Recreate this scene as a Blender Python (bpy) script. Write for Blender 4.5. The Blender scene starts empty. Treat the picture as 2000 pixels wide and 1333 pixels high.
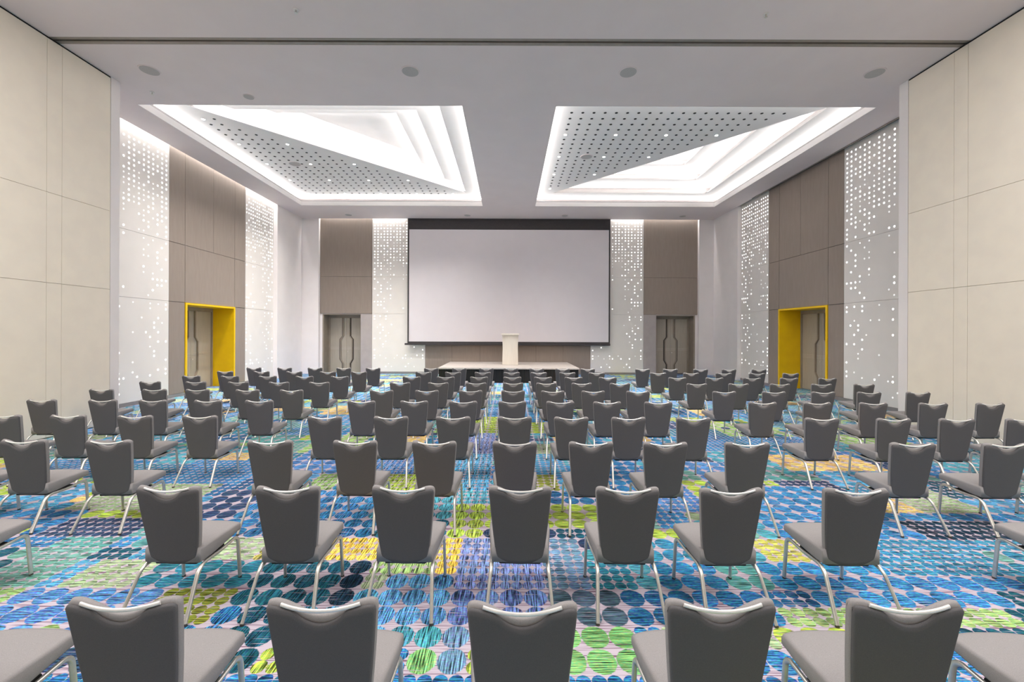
import bpy, bmesh, math, random
from mathutils import Vector, Matrix

random.seed(7)
SC = bpy.context.scene
COL = SC.collection
rad = math.radians

# ------------------------------------------------------------------ camera
H = 2.0                                   # eye height
cam_data = bpy.data.cameras.new('camera')
cam_data.sensor_width = 36.0
cam_data.lens = 830 / 2000 * 36.0
cam_data.shift_x = 6.4 / 2000
cam_data.shift_y = -15.5 / 2000
cam_data.clip_start = 0.05
cam_data.clip_end = 100
camera = bpy.data.objects.new('camera', cam_data)
COL.objects.link(camera)
camera.matrix_world = (Matrix.Translation((0, 0, H)) @ Matrix.Rotation(rad(90), 4, 'X')
                       @ Matrix.Rotation(rad(0.22), 4, 'Z'))
SC.camera = camera

# ------------------------------------------------------------------ world, exposure
world = bpy.data.worlds.new('world')
SC.world = world
world.use_nodes = True
world.node_tree.nodes['Background'].inputs[0].default_value = (0.9, 0.93, 1.0, 1)
world.node_tree.nodes['Background'].inputs[1].default_value = 0.02
SC.view_settings.view_transform = 'Standard'
SC.view_settings.look = 'None'
SC.view_settings.gamma = 1.0
SC.view_settings.use_curve_mapping = False
SC.view_settings.exposure = -0.14
try:
    SC.cycles.use_denoising = True
    SC.cycles.max_bounces = 8
    SC.cycles.diffuse_bounces = 5
    SC.cycles.sample_clamp_indirect = 6.0
    SC.cycles.caustics_reflective = False
    SC.cycles.caustics_refractive = False
except Exception:
    pass

# light strengths, all in one place
P_COVE = 11.0         # W per metre of hidden LED strip round each ceiling coffer
P_STEP = 11.0          # W per metre of strip in the stepped triangles
P_SLOT = 11.0         # W per metre of strip in the wall-washing slots
P_SPOT = 520.0         # W per downlight
P_FILL = 800.0        # W of each unseen fill light added above the near rows


def lin(c):
    c = c / 255.0
    return c / 12.92 if c <= 0.04045 else ((c + 0.055) / 1.055) ** 2.4


def rgb(r, g, b):
    return (lin(r), lin(g), lin(b), 1.0)


def area_light(name, loc, direction, sx, sy, power, col=(1, 0.975, 0.95), up=(0, 0, 1)):
    """rectangle light; its local -Z points along `direction`, its local X along `up`'s cross"""
    d = bpy.data.lights.new(name, 'AREA')
    d.shape = 'RECTANGLE'
    d.size = sx
    d.size_y = sy
    d.energy = power
    d.color = col
    o = bpy.data.objects.new(name, d)
    COL.objects.link(o)
    z = -Vector(direction).normalized()
    x = Vector(up).normalized()            # axis of the long side
    x = (x - z * x.dot(z)).normalized()
    y = z.cross(x)
    m = Matrix((x, y, z)).transposed().to_4x4()
    m.translation = Vector(loc)
    o.matrix_world = m
    return o


# added fill lights, out of view overhead, where a mirrored coffer pair is assumed
for xx in (-5.0, 5.0):
    area_light('overhead_fill', (xx, 1.7, 7.47), (0, 0, -1), 6.4, 6.8, P_FILL, up=(1, 0, 0))

# ------------------------------------------------------------------ mesh helpers


class MB:
    """collects shapes and links them as ONE mesh object"""

    def __init__(self, fmap=None):
        self.v = []
        self.f = []
        self.m = []
        self.map = fmap or (lambda a, b, c: (a, b, c))
        self.mat = 0

    def add(self, verts, faces):
        n = len(self.v)
        self.v += [self.map(*p) for p in verts]
        for f in faces:
            self.f.append([i + n for i in f])
            self.m.append(self.mat)
        return self

    def box(self, a0, a1, b0, b1, c0, c1):
        vs = [(a, b, c) for c in (c0, c1) for b in (b0, b1) for a in (a0, a1)]
        return self.add(vs, [(0, 2, 3, 1), (4, 5, 7, 6), (0, 1, 5, 4), (2, 6, 7, 3), (0, 4, 6, 2), (1, 3, 7, 5)])

    def prism(self, poly, c0, c1):
        """polygon in a,b extruded along c"""
        n = len(poly)
        vs = [(p[0], p[1], c0) for p in poly] + [(p[0], p[1], c1) for p in poly]
        fs = [tuple(range(n))[::-1], tuple(range(n, 2 * n))]
        fs += [(i, (i + 1) % n, n + (i + 1) % n, n + i) for i in range(n)]
        return self.add(vs, fs)

    def prism_b(self, poly, b0, b1):
        """polygon in a,c extruded along b"""
        n = len(poly)
        vs = [(p[0], b0, p[1]) for p in poly] + [(p[0], b1, p[1]) for p in poly]
        fs = [tuple(range(n)), tuple(range(n, 2 * n))[::-1]]
        fs += [(i, (i + 1) % n, n + (i + 1) % n, n + i)[::-1] for i in range(n)]
        return self.add(vs, fs)

    def disc(self, c, r, h, seg=10, axis=2, r2=None):
        """short cylinder from c along axis by h"""
        r2 = r if r2 is None else r2
        vs = []
        for k, rr in ((0, r), (h, r2)):
            for i in range(seg):
                t = 2 * math.pi * i / seg
                p = [rr * math.cos(t), rr * math.sin(t)]
                q = list(c)
                ax = [j for j in range(3) if j != axis]
                q[ax[0]] += p[0]
                q[ax[1]] += p[1]
                q[axis] += k
                vs.append(tuple(q))
        fs = [tuple(range(seg))[::-1], tuple(range(seg, 2 * seg))]
        fs += [(i, (i + 1) % seg, seg + (i + 1) % seg, seg + i) for i in range(seg)]
        return self.add(vs, fs)

    def tube(self, pts, rx, ry=None, seg=8, side=(1, 0, 0), cap=True):
        """swept tube; rx along `side`, ry across it"""
        ry = rx if ry is None else ry
        pts = [Vector(p) for p in pts]
        vs, fs = [], []
        for i, p in enumerate(pts):
            t = (pts[min(i + 1, len(pts) - 1)] - pts[max(i - 1, 0)]).normalized()
            s = Vector(side)
            s = (s - t * s.dot(t)).normalized()
            u = t.cross(s)
            for k in range(seg):
                a = 2 * math.pi * k / seg
                vs.append(tuple(p + s * (rx * math.cos(a)) + u * (ry * math.sin(a))))
        for i in range(len(pts) - 1):
            for k in range(seg):
                k2 = (k + 1) % seg
                fs.append((i * seg + k, i * seg + k2, (i + 1) * seg + k2, (i + 1) * seg + k))
        if cap:
            fs.append(tuple(range(seg))[::-1])
            fs.append(tuple(range((len(pts) - 1) * seg, len(pts) * seg)))
        return self.add(vs, fs)

    def build(self, name, mats, parent=None, smooth=False, bevel=0.0, angle=40, kind=None):
        me = bpy.data.meshes.new(name)
        me.from_pydata(self.v, [], self.f)
        if not isinstance(mats, (list, tuple)):
            mats = [mats]
        for m in mats:
            me.materials.append(m)
        for p, i in zip(me.polygons, self.m):
            p.material_index = i
        bm = bmesh.new()
        bm.from_mesh(me)
        bmesh.ops.recalc_face_normals(bm, faces=bm.faces)
        if bevel > 0:
            ed = [e for e in bm.edges if len(e.link_faces) == 2 and e.calc_face_angle(0) > rad(30)]
            bmesh.ops.bevel(bm, geom=ed, offset=bevel, segments=2, profile=0.6, affect='EDGES')
        bm.to_mesh(me)
        bm.free()
        if smooth:
            me.shade_smooth()
            me.set_sharp_from_angle(angle=rad(angle))
        me.update()
        o = bpy.data.objects.new(name, me)
        COL.objects.link(o)
        if parent is not None:
            o.parent = parent
        if kind:
            o['kind'] = kind
        return o


def empty(name, loc=(0, 0, 0), rz=0.0):
    o = bpy.data.objects.new(name, None)
    COL.objects.link(o)
    o.location = loc
    o.rotation_euler = (0, 0, rz)
    o.empty_display_size = 0.1
    return o


def tag(o, label=None, cat=None, group=None, kind=None):
    if label:
        o['label'] = label
    if cat:
        o['category'] = cat
    if group:
        o['group'] = group
    if kind:
        o['kind'] = kind
    return o


def arc(points, r, n=5):
    """round the inner corners of a polyline"""
    P = [Vector(p) for p in points]
    out = [P[0]]
    for i in range(1, len(P) - 1):
        a, b, c = P[i - 1], P[i], P[i + 1]
        d1 = (a - b)
        d2 = (c - b)
        rr = min(r, d1.length * 0.48, d2.length * 0.48)
        p1 = b + d1.normalized() * rr
        p2 = b + d2.normalized() * rr
        for k in range(n + 1):
            t = k / n
            out.append(p1 * (1 - t) ** 2 + b * 2 * t * (1 - t) + p2 * t ** 2)
    out.append(P[-1])
    return out


# ------------------------------------------------------------------ materials


def nodes_of(name):
    m = bpy.data.materials.new(name)
    m.use_nodes = True
    nt = m.node_tree
    b = nt.nodes['Principled BSDF']
    return m, nt, b


def N(nt, typ, **kw):
    n = nt.nodes.new(typ)
    for k, v in kw.items():
        setattr(n, k, v)
    return n


def noisy(name, c, c2=None, rough=0.6, scale=40.0, bump=0.0, metal=0.0, spec=0.5, stretch=(1, 1, 1), amount=0.5):
    """paint, cloth or metal with a little procedural variation"""
    m, nt, b = nodes_of(name)
    b.inputs['Roughness'].default_value = rough
    b.inputs['Metallic'].default_value = metal
    b.inputs['Specular IOR Level'].default_value = spec
    g = N(nt, 'ShaderNodeNewGeometry')
    mp = N(nt, 'ShaderNodeMapping')
    mp.inputs['Scale'].default_value = stretch
    nz = N(nt, 'ShaderNodeTexNoise')
    nz.inputs['Scale'].default_value = scale
    nz.inputs['Detail'].default_value = 3.0
    nt.links.new(g.outputs['Position'], mp.inputs['Vector'])
    nt.links.new(mp.outputs['Vector'], nz.inputs['Vector'])
    mx = N(nt, 'ShaderNodeMix', data_type='RGBA')
    mx.inputs[6].default_value = c
    c2 = c2 or tuple([x * 0.9 for x in c[:3]] + [1])
    mx.inputs[7].default_value = c2
    mr = N(nt, 'ShaderNodeMapRange')
    mr.inputs['From Min'].default_value = 0.35
    mr.inputs['From Max'].default_value = 0.65
    nt.links.new(nz.outputs['Fac'], mr.inputs['Value'])
    nt.links.new(mr.outputs['Result'], mx.inputs[0])
    nt.links.new(mx.outputs[2], b.inputs['Base Color'])
    if bump > 0:
        bp = N(nt, 'ShaderNodeBump')
        bp.inputs['Strength'].default_value = bump
        bp.inputs['Distance'].default_value = 0.002
        nt.links.new(nz.outputs['Fac'], bp.inputs['Height'])
        nt.links.new(bp.outputs['Normal'], b.inputs['Normal'])
    return m


def glow(name, c, s):
    m, nt, b = nodes_of(name)
    b.inputs['Base Color'].default_value = (0.8, 0.8, 0.8, 1)
    b.inputs['Emission Color'].default_value = c
    b.inputs['Emission Strength'].default_value = s
    return m


M = {}
M['ceiling'] = noisy('ceiling_paint', rgb(224, 212, 212), rgb(221, 209, 209), 0.7, 1.5)
M['coffer'] = noisy('coffer_paint', rgb(228, 224, 223), rgb(225, 221, 220), 0.7, 1.5)
M['white'] = noisy('white_wall_paint', rgb(238, 231, 230), rgb(235, 228, 227), 0.6, 2.0)
M['ledpanel'] = noisy('satin_white_panel', rgb(232, 226, 221), rgb(229, 223, 218), 0.42, 2.0)
M['cream'] = noisy('cream_fabric', rgb(244, 233, 217), rgb(240, 229, 214), 0.9, 3.0)
M['cream_edge'] = noisy('cream_edge', rgb(205, 192, 172), None, 0.8, 3.0)
M['taupe'] = noisy('taupe_fabric', rgb(144, 131, 122), rgb(140, 127, 118), 0.85, 12.0, stretch=(1, 1, 0.15))
M['taupe_dark'] = noisy('taupe_joint', rgb(62, 54, 50), None, 0.9, 8.0)
M['greige'] = noisy('greige_laminate', rgb(172, 163, 161), rgb(167, 158, 156), 0.6, 4.0)
M['base'] = noisy('grey_baseboard', rgb(138, 132, 131), None, 0.5, 6.0)
M['door'] = noisy('door_laminate', rgb(176, 166, 152), rgb(170, 160, 147), 0.45, 5.0, stretch=(6, 6, 0.4))
M['door_dark'] = noisy('door_groove', rgb(70, 62, 56), None, 0.7, 5.0)
M['frame'] = noisy('door_frame_paint', rgb(150, 138, 125), None, 0.5, 5.0)
M['yellow'] = noisy('yellow_paint', rgb(240, 196, 8), rgb(234, 188, 5), 0.38, 3.0)
M['black'] = noisy('black_cloth', rgb(24, 23, 24), rgb(16, 15, 16), 0.9, 20.0, stretch=(6, 6, 0.3))
M['slot'] = noisy('slot_black', rgb(20, 19, 20), None, 0.9, 9.0)
M['screenframe'] = noisy('screen_border', rgb(56, 52, 54), rgb(52, 48, 50), 0.7, 9.0)
M['screen'] = noisy('projection_cloth', rgb(220, 213, 217), rgb(218, 211, 215), 0.85, 2.0)
M['stage'] = noisy('stage_top', rgb(186, 177, 171), rgb(176, 168, 162), 0.55, 18.0)
M['lectern'] = noisy('cream_lectern', rgb(222, 214, 203), rgb(217, 209, 198), 0.5, 6.0, stretch=(4, 4, 0.3))
M['fabric'] = noisy('grey_chair_fabric', rgb(153, 149, 149), rgb(137, 133, 133), 0.95, 420.0, bump=0.25, spec=0.2, stretch=(1, 1, 1.6))
M['fabric_shaded'] = noisy('shaded_chair_fabric', rgb(97, 95, 97), rgb(84, 82, 84), 0.95, 420.0, bump=0.25, spec=0.2, stretch=(1, 1, 2.5))  # chair fabric darkened: shade on the rear of the backs put into its colour
M['metal'] = noisy('satin_silver_tube', rgb(214, 210, 203), rgb(204, 200, 194), 0.34, 30.0, metal=0.75)
M['chrome'] = noisy('polished_bar', rgb(236, 233, 230), None, 0.3, 30.0, metal=0.35)
M['pan'] = noisy('black_seat_pan', rgb(24, 23, 23), None, 0.6, 30.0)
M['glide'] = noisy('dark_foot_glide', rgb(70, 64, 58), None, 0.5, 30.0)
M['grille'] = noisy('grey_grille', rgb(182, 177, 176), rgb(172, 167, 166), 0.7, 60.0)
M['hole'] = noisy('hole_black', rgb(22, 20, 22), None, 0.9, 9.0)
M['rail'] = noisy('track_metal', rgb(150, 141, 134), None, 0.45, 9.0, metal=0.3)
M['dot_bright'] = glow('led_dot_bright', (1, 0.98, 0.95, 1), 2.0)
M['dot_soft'] = glow('led_dot_soft', (1, 0.98, 0.96, 1), 0.75)
M['lamp'] = glow('downlight_lens', (1, 0.97, 0.9, 1), 14.0)
M['strip'] = glow('led_strip', (1, 0.975, 0.95, 1), 9.0)

# ------------------------------------------------------------------ carpet


def carpet_material():
    m, nt, b = nodes_of('patterned_carpet')
    b.inputs['Roughness'].default_value = 0.95
    b.inputs['Specular IOR Level'].default_value = 0.15
    L = nt.links.new
    g = N(nt, 'ShaderNodeNewGeometry')

    def math_(op, a, bb=None, c=None):
        n = N(nt, 'ShaderNodeMath', operation=op)
        for i, v in enumerate((a, bb, c)):
            if v is None:
                continue
            if isinstance(v, (int, float)):
                n.inputs[i].default_value = v
            else:
                L(v, n.inputs[i])
        return n.outputs[0]

    sep = N(nt, 'ShaderNodeSeparateXYZ')
    L(g.outputs['Position'], sep.inputs[0])
    # a little wobble so the printed circles are not perfect
    wob = N(nt, 'ShaderNodeTexNoise')
    wob.inputs['Scale'].default_value = 45.0
    wob.inputs['Detail'].default_value = 1.0
    L(g.outputs['Position'], wob.inputs['Vector'])
    u = math_('DIVIDE', math_('SUBTRACT', sep.outputs[0], X0C), CW)
    v = math_('DIVIDE', math_('SUBTRACT', sep.outputs[1], Y0C), CD)
    att_s = N(nt, 'ShaderNodeAttribute', attribute_name='dot_size')
    att_d = N(nt, 'ShaderNodeAttribute', attribute_name='dye', attribute_type='GEOMETRY')
    att_w = N(nt, 'ShaderNodeAttribute', attribute_name='weave')
    mul = math_('ADD', att_s.outputs['Fac'], 1.0)
    uu = math_('SUBTRACT', math_('FRACT', math_('MULTIPLY', u, mul)), 0.5)
    vv = math_('SUBTRACT', math_('FRACT', math_('MULTIPLY', v, mul)), 0.5)
    r2 = math_('ADD', math_('MULTIPLY', uu, uu), math_('MULTIPLY', vv, vv))
    r = math_('SQRT', r2)
    r = math_('ADD', r, math_('MULTIPLY', math_('SUBTRACT', wob.outputs['Fac'], 0.5), 0.08))
    inside = N(nt, 'ShaderNodeMapRange')
    inside.inputs['From Min'].default_value = 0.505
    inside.inputs['From Max'].default_value = 0.475
    L(r, inside.inputs['Value'])

    # streaks, along x or along y
    def streak(sx, sy, detail=2.0):
        mp = N(nt, 'ShaderNodeMapping')
        mp.inputs['Scale'].default_value = (sx, sy, 1)
        L(g.outputs['Position'], mp.inputs['Vector'])
        n = N(nt, 'ShaderNodeTexNoise')
        n.inputs['Scale'].default_value = 1.0
        n.inputs['Detail'].default_value = detail
        L(mp.outputs['Vector'], n.inputs['Vector'])
        return n.outputs['Fac']
    sh = streak(6, 130, 3.0)
    sv = streak(110, 6, 3.0)
    mixs = N(nt, 'ShaderNodeMix', data_type='FLOAT')
    L(att_w.outputs['Fac'], mixs.inputs[0])
    L(sh, mixs.inputs[2])
    L(sv, mixs.inputs[3])
    st = mixs.outputs[0]
    gain = N(nt, 'ShaderNodeMapRange')
    gain.inputs['From Min'].default_value = 0.39
    gain.inputs['From Max'].default_value = 0.64
    gain.inputs['To Min'].default_value = 0.12
    gain.inputs['To Max'].default_value = 1.75
    L(st, gain.inputs['Value'])
    dye = N(nt, 'ShaderNodeVectorMath', operation='SCALE')
    L(att_d.outputs['Vector'], dye.inputs[0])
    L(gain.outputs['Result'], dye.inputs['Scale'])
    # hue drift inside the streaks: some threads turn to green
    hue = N(nt, 'ShaderNodeHueSaturation')
    hs = N(nt, 'ShaderNodeMapRange')
    hs.inputs['From Min'].default_value = 0.35
    hs.inputs['From Max'].default_value = 0.65
    hs.inputs['To Min'].default_value = 0.44
    hs.inputs['To Max'].default_value = 0.545
    L(streak(40, 90, 2.0), hs.inputs['Value'])
    L(hs.outputs['Result'], hue.inputs['Hue'])
    hue.inputs['Saturation'].default_value = 0.93
    L(dye.outputs[0], hue.inputs['Color'])

    # ground: lilac grey with thin dark red lines
    base = N(nt, 'ShaderNodeMix', data_type='RGBA')
    base.inputs[6].default_value = rgb(190, 178, 190)
    base.inputs[7].default_value = rgb(116, 84, 104)
    lm = N(nt, 'ShaderNodeMapRange')
    lm.inputs['From Min'].default_value = 0.52
    lm.inputs['From Max'].default_value = 0.66
    L(streak(2.2, 95, 1.0), lm.inputs['Value'])
    L(lm.outputs['Result'], base.inputs[0])

    # threads of the ground show through the dots
    thr = N(nt, 'ShaderNodeMapRange')
    thr.inputs['From Min'].default_value = 0.62
    thr.inputs['From Max'].default_value = 0.68
    thr.inputs['To Min'].default_value = 1.0
    thr.inputs['To Max'].default_value = 0.25
    L(streak(4, 110, 2.0), thr.inputs['Value'])
    fac = math_('MULTIPLY', inside.outputs['Result'], thr.outputs['Result'])
    mx = N(nt, 'ShaderNodeMix', data_type='RGBA')
    L(fac, mx.inputs[0])
    L(base.outputs[2], mx.inputs[6])
    L(hue.outputs['Color'], mx.inputs[7])
    L(mx.outputs[2], b.inputs['Base Color'])
    return m


CW, CD, X0C, Y0C = 0.183, 0.207, 0.1175, 3.313
DYE = {
    'peri': (66, 126, 196), 'cream': (160, 186, 140), 'sea': (110, 170, 160), 'navy': (45, 70, 110), 'lime': (168, 200, 60),
    'blue': (30, 122, 186), 'sky': (64, 150, 200), 'teal': (28, 122, 150), 'olive': (140, 152, 44), 'dteal': (14, 84, 108),
    'ink': (22, 56, 80), 'lemon': (200, 200, 80), 'yellow': (238, 205, 50), 'deep': (14, 92, 146), 'skyp': (74, 144, 205),
    'sage': (150, 190, 110), 'viol': (112, 134, 200), 'violt': (100, 140, 178), 'violn': (82, 108, 172), 'slate': (72, 96, 116),
    'aqua': (60, 150, 170), 'green': (112, 180, 100), 'cobalt': (14, 112, 176), 'tealb': (36, 128, 170), 'bright': (12, 128, 190),
    'seag': (84, 160, 160), 'turq': (70, 160, 185), 'sand': (230, 200, 110),
}
PATCHES = [
    (-3.68, -2.6, 2.89, 3.27,'peri', 0, 0), (-3.59, -3.0, 3.29, 3.82,'cream', 1, 0), (-4.32, -3.67, 3.29, 4.01,'sea', 1, 0), (-4.68, -3.65, 4.04, 4.6,'navy', 1, 0),
    (-4.7, -3.91, 4.55, 4.81,'lime', 0, 0), (-5.6, -4.7, 4.55, 4.81,'blue', 0, 0), (-6.17, -5.24, 4.81, 5.55,'sky', 0, 0), (-2.96, -2.08, 3.31, 3.7,'teal', 0, 0),
    (-2.68, -2.09, 2.87, 3.31,'olive', 1, 0), (-3.23, -2.35, 3.7, 4.06,'cream', 1, 0), (-1.89, -1.46, 2.41, 3.31,'dteal', 0, 1), (-2.0, -1.43, 3.08, 3.7,'dteal', 0, 1),
    (-1.42, -1.08, 3.02, 3.7,'ink', 0, 1), (-2.3, -1.64, 3.7, 4.04,'lemon', 1, 1), (-1.64, -1.15, 3.68, 4.04,'yellow', 1, 1), (-2.56, -1.32, 4.04, 4.62,'deep', 0, 1),
    (-2.96, -1.52, 4.62, 5.37,'blue', 0, 1), (-0.99, -0.35, 2.73, 3.52,'skyp', 0, 1), (-1.08, -0.58, 3.52, 3.7,'sage', 1, 1), (-0.61, -0.36, 3.52, 4.14,'yellow', 1, 1),
    (-1.18, -0.44, 3.7, 4.04,'yellow', 1, 1), (-0.67, -0.18, 4.16, 4.9,'lime', 0, 1), (-0.19, 0.97, 4.31, 4.9,'lime', 0, 0), (-0.39, 0.36, 3.31, 4.16,'viol', 1, 1),
    (0.41, 0.84, 4.04, 4.31,'dteal', 1, 0), (0.36, 0.75, 3.31, 4.04,'violt', 1, 0), (-0.39, 0.32, 2.91, 3.31,'violn', 0, 1), (0.32, 0.81, 2.89, 3.31,'slate', 0, 0),
    (0.7, 1.12, 3.31, 3.7,'teal', 1, 0), (0.81, 1.31, 2.89, 3.31,'deep', 0, 0), (-0.75, -0.45, 2.68, 2.91,'aqua', 0, 1), (-0.69, -0.43, 2.46, 2.68,'green', 0, 1),
    (-0.44, -0.17, 2.46, 2.91,'violt', 0, 1), (0.37, 0.86, 2.46, 2.91,'green', 0, 0), (-2.79, 2.83, 2.22, 2.46,'cobalt', 1, 0), (1.33, 1.79, 4.2, 4.38,'lime', 0, 0),
    (1.37, 1.74, 4.04, 4.2,'yellow', 1, 0), (1.24, 1.79, 3.68, 4.04,'tealb', 0, 0), (1.29, 1.79, 3.31, 3.68,'bright', 0, 0), (1.69, 2.13, 3.31, 4.04,'seag', 0, 0),
    (1.31, 1.88, 2.89, 3.31,'cobalt', 0, 0), (2.24, 2.87, 3.68, 4.06,'lemon', 1, 0), (2.04, 3.16, 3.31, 3.68,'bright', 0, 0), (1.9, 2.28, 2.94, 3.31,'deep', 1, 0),
    (2.31, 3.83, 3.02, 3.31,'blue', 0, 0), (2.5, 4.14, 3.31, 3.52,'blue', 0, 0), (3.29, 4.34, 3.52, 4.04,'tealb', 1, 0), (3.65, 5.2, 4.04, 4.57,'ink', 1, 0),
    (3.99, 5.69, 4.57, 4.81,'blue', 0, 0), (1.99, 3.54, 2.82, 3.02,'sage', 1, 0), (2.75, 4.1, 4.06, 5.55,'blue', 0, 0), (-7.19, -5.88, 5.55, 6.54,'blue', 1, 0),
    (-7.25, -5.63, 6.54, 6.95,'turq', 0, 0), (-6.31, -4.3, 6.54, 7.41,'turq', 0, 0), (-4.56, -4.08, 6.17, 7.09,'sand', 1, 0), (-4.84, -3.46, 5.65, 6.54,'blue', 1, 0),
    (-5.09, -3.72, 4.81, 5.65,'cream', 1, 0), (-3.52, -2.93, 4.6, 5.29,'navy', 0, 0), (-3.36, -2.17, 6.06, 7.19,'peri', 0, 0), (-2.61, -2.27, 5.29, 6.06,'sage', 1, 1),
    (-2.21, -1.5, 4.6, 5.29,'blue', 0, 1), (-2.0, -1.26, 5.95, 6.95,'peri', 1, 1), (-1.75, -1.18, 5.34, 5.95,'lime', 1, 1), (-0.91, -0.17, 5.37, 7.09,'sky', 1, 1),
    (-0.7, -0.15, 4.87, 5.37,'turq', 1, 1), (-0.81, -0.15, 8.43, 10.06,'lime', 0, 1), (-0.96, -0.22, 7.09, 8.43,'viol', 1, 1), (0.39, 0.77, 8.43, 9.49,'lime', 0, 0),
    (0.28, 0.91, 6.06, 6.95,'sky', 1, 0), (0.32, 0.73, 5.34, 6.06,'olive', 1, 0), (0.41, 1.15, 4.9, 5.34,'deep', 0, 0), (1.29, 1.91, 4.9, 6.95,'cobalt', 0, 0),
    (1.54, 1.93, 4.38, 4.9,'blue', 1, 0), (3.51, 4.18, 7.25, 8.78,'blue', 1, 0), (3.14, 3.97, 6.61, 7.25,'turq', 0, 0), (2.59, 3.19, 5.85, 6.61,'peri', 0, 0),
    (1.85, 2.27, 4.76, 6.17,'peri', 1, 0), (3.99, 4.5, 6.06, 7.09,'turq', 0, 0), (4.18, 5.61, 6.22, 7.0,'sand', 0, 0), (5.3, 6.69, 6.95, 7.58,'peri', 0, 0),
    (4.32, 5.54, 5.65, 6.22,'sky', 0, 0), (5.53, 6.0, 6.22, 6.8,'navy', 0, 0), (4.64, 5.44, 4.81, 5.55,'cream', 1, 0), (6.47, 7.7, 5.85, 6.95,'turq', 0, 0),
    (5.64, 6.36, 7.31, 7.65,'turq', 0, 0), (2.48, 2.68, 7.94, 8.78,'sand', 0, 0), (-4.64, -3.98, 10.31, 11.53,'sand', 0, 0), (-3.24, -2.62, 7.51, 8.43,'sage', 0, 0),
    (0.82, 1.39, 7.41, 8.43,'sand', 0, 0), (-2.45, -1.58, 7.65, 8.43,'sand', 0, 0), (4.74, 5.33, 10.31, 11.53,'sand', 0, 0), (-8.14, -7.54, 7.87, 8.78,'cream', 0, 0),
    (6.19, 7.46, 7.65, 8.56,'sage', 0, 0),
]
ROWS = [
    (0, [], [-2.45, -1.59, -0.77, 0.06, 0.88, 1.65, 2.5], []),
    (1, [-4.14], [-2.42, -1.58, -0.75, 0.09, 0.86, 1.59, 2.49], [4.23]),
    (2, [-5.7, -4.93, -4.06], [-2.43, -1.56, -0.75, 0.07, 0.84, 1.59, 2.43], [4.12, 5.05, 5.93]),
    (3, [-6.65, -5.81, -4.91, -4.06], [-2.41, -1.55, -0.73, 0.08, 0.83, 1.58, 2.43], [4.13, 5.06, 5.9, 6.78]),
    (4, [-7.55, -6.56, -5.74, -4.85, -4.04], [-2.37, -1.53, -0.73, 0.06, 0.84, 1.59, 2.42], [4.12, 4.99, 5.9, 6.86, 7.78]),
    (5, [-7.8, -6.8, -5.97, -5.01, -4.16], [-2.43, -1.57, -0.73, 0.09, 0.85, 1.62, 2.48], [4.14, 5.09, 6.03, 6.91, 7.86]),
    (6, [-7.95, -6.94, -5.99, -5.09, -4.2], [-2.41, -1.56, -0.72, 0.1, 0.84, 1.62, 2.47], [4.17, 5.11, 6.02, 6.95, 7.89]),
    (7, [-7.99, -7.02, -6.07, -5.13, -4.25], [-2.44, -1.58, -0.74, 0.1, 0.87, 1.64, 2.5], [4.25, 5.18, 6.12, 7.06, 8.02]),
    (8, [-7.98, -6.96, -6.04, -5.1, -4.22], [-2.4, -1.56, -0.73, 0.08, 0.85, 1.66, 2.48], [4.22, 5.14, 6.06, 7.0, 7.96]),
    (9, [-7.95, -6.98, -6.04, -5.14, -4.23], [-2.41, -1.54, -0.69, 0.07, 0.88, 1.68, 2.47], [4.18, 5.05, 5.99, 6.87, 7.81]),
]
ROAM = ['blue', 'blue', 'sky', 'peri', 'deep', 'cobalt', 'cobalt', 'turq', 'turq', 'tealb', 'tealb', 'teal', 'skyp', 'navy', 'dteal', 'seag', 'sage',
        'cream', 'sand', 'lime', 'sea', 'bright']


def build_floor():
    i0, i1 = int((-11.2 - X0C) / CW) - 1, int((11.2 - X0C) / CW) + 1
    j0, j1 = int((-8.4 - Y0C) / CD) - 1, int((21.9 - Y0C) / CD) + 1
    rnd = random.Random(31)
    vs, fs = [], []
    W = i1 - i0 + 1
    for j in range(j0, j1 + 1):
        for i in range(i0, i1 + 1):
            vs.append((X0C + i * CW, Y0C + j * CD, 0.0))
    for j in range(j1 - j0):
        for i in range(i1 - i0):
            a = j * W + i
            fs.append((a, a + 1, a + W + 1, a + W))
    me = bpy.data.meshes.new('floor')
    me.from_pydata(vs, [], fs)
    dye = me.attributes.new('dye', 'FLOAT_VECTOR', 'FACE')
    siz = me.attributes.new('dot_size', 'FLOAT', 'FACE')
    wea = me.attributes.new('weave', 'FLOAT', 'FACE')
    dye, siz, wea = me.attributes['dye'], me.attributes['dot_size'], me.attributes['weave']
    blocks = {}
    k = 0
    for j in range(j0, j1):
        for i in range(i0, i1):
            x = X0C + (i + 0.5) * CW
            y = Y0C + (j + 0.5) * CD
            hit = None
            for p in PATCHES:
                if p[0] <= x <= p[1] and p[2] <= y <= p[3]:
                    hit = p
            if hit:
                c, s, w = hit[4], hit[5], hit[6]
            else:
                bj = j // 3
                bi = (i + (bj * 7) % 5) // 6
                key = (bi, bj)
                if key not in blocks:
                    blocks[key] = (rnd.choice(ROAM), rnd.choice((0, 0, 1)))
                c, s = blocks[key]
                if rnd.random() < 0.18:
                    c = blocks.get((bi - 1, bj), blocks[key])[0]
                w = 1 if -2.2 < x < 0.3 else 0
            jit = 0.82 + 0.36 * rnd.random()
            col = [lin(q) * jit for q in DYE[c]]
            col[1] *= 0.92 + 0.16 * rnd.random()
            dye.data[k].vector = (col[0], col[1], col[2])
            siz.data[k].value = s
            wea.data[k].value = w
            k += 1
    me.materials.append(carpet_material())
    o = bpy.data.objects.new('floor', me)
    COL.objects.link(o)
    tag(o, 'patterned carpet floor of blue, teal, lime and yellow dots on lilac', kind='structure')
    return o


build_floor()

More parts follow.
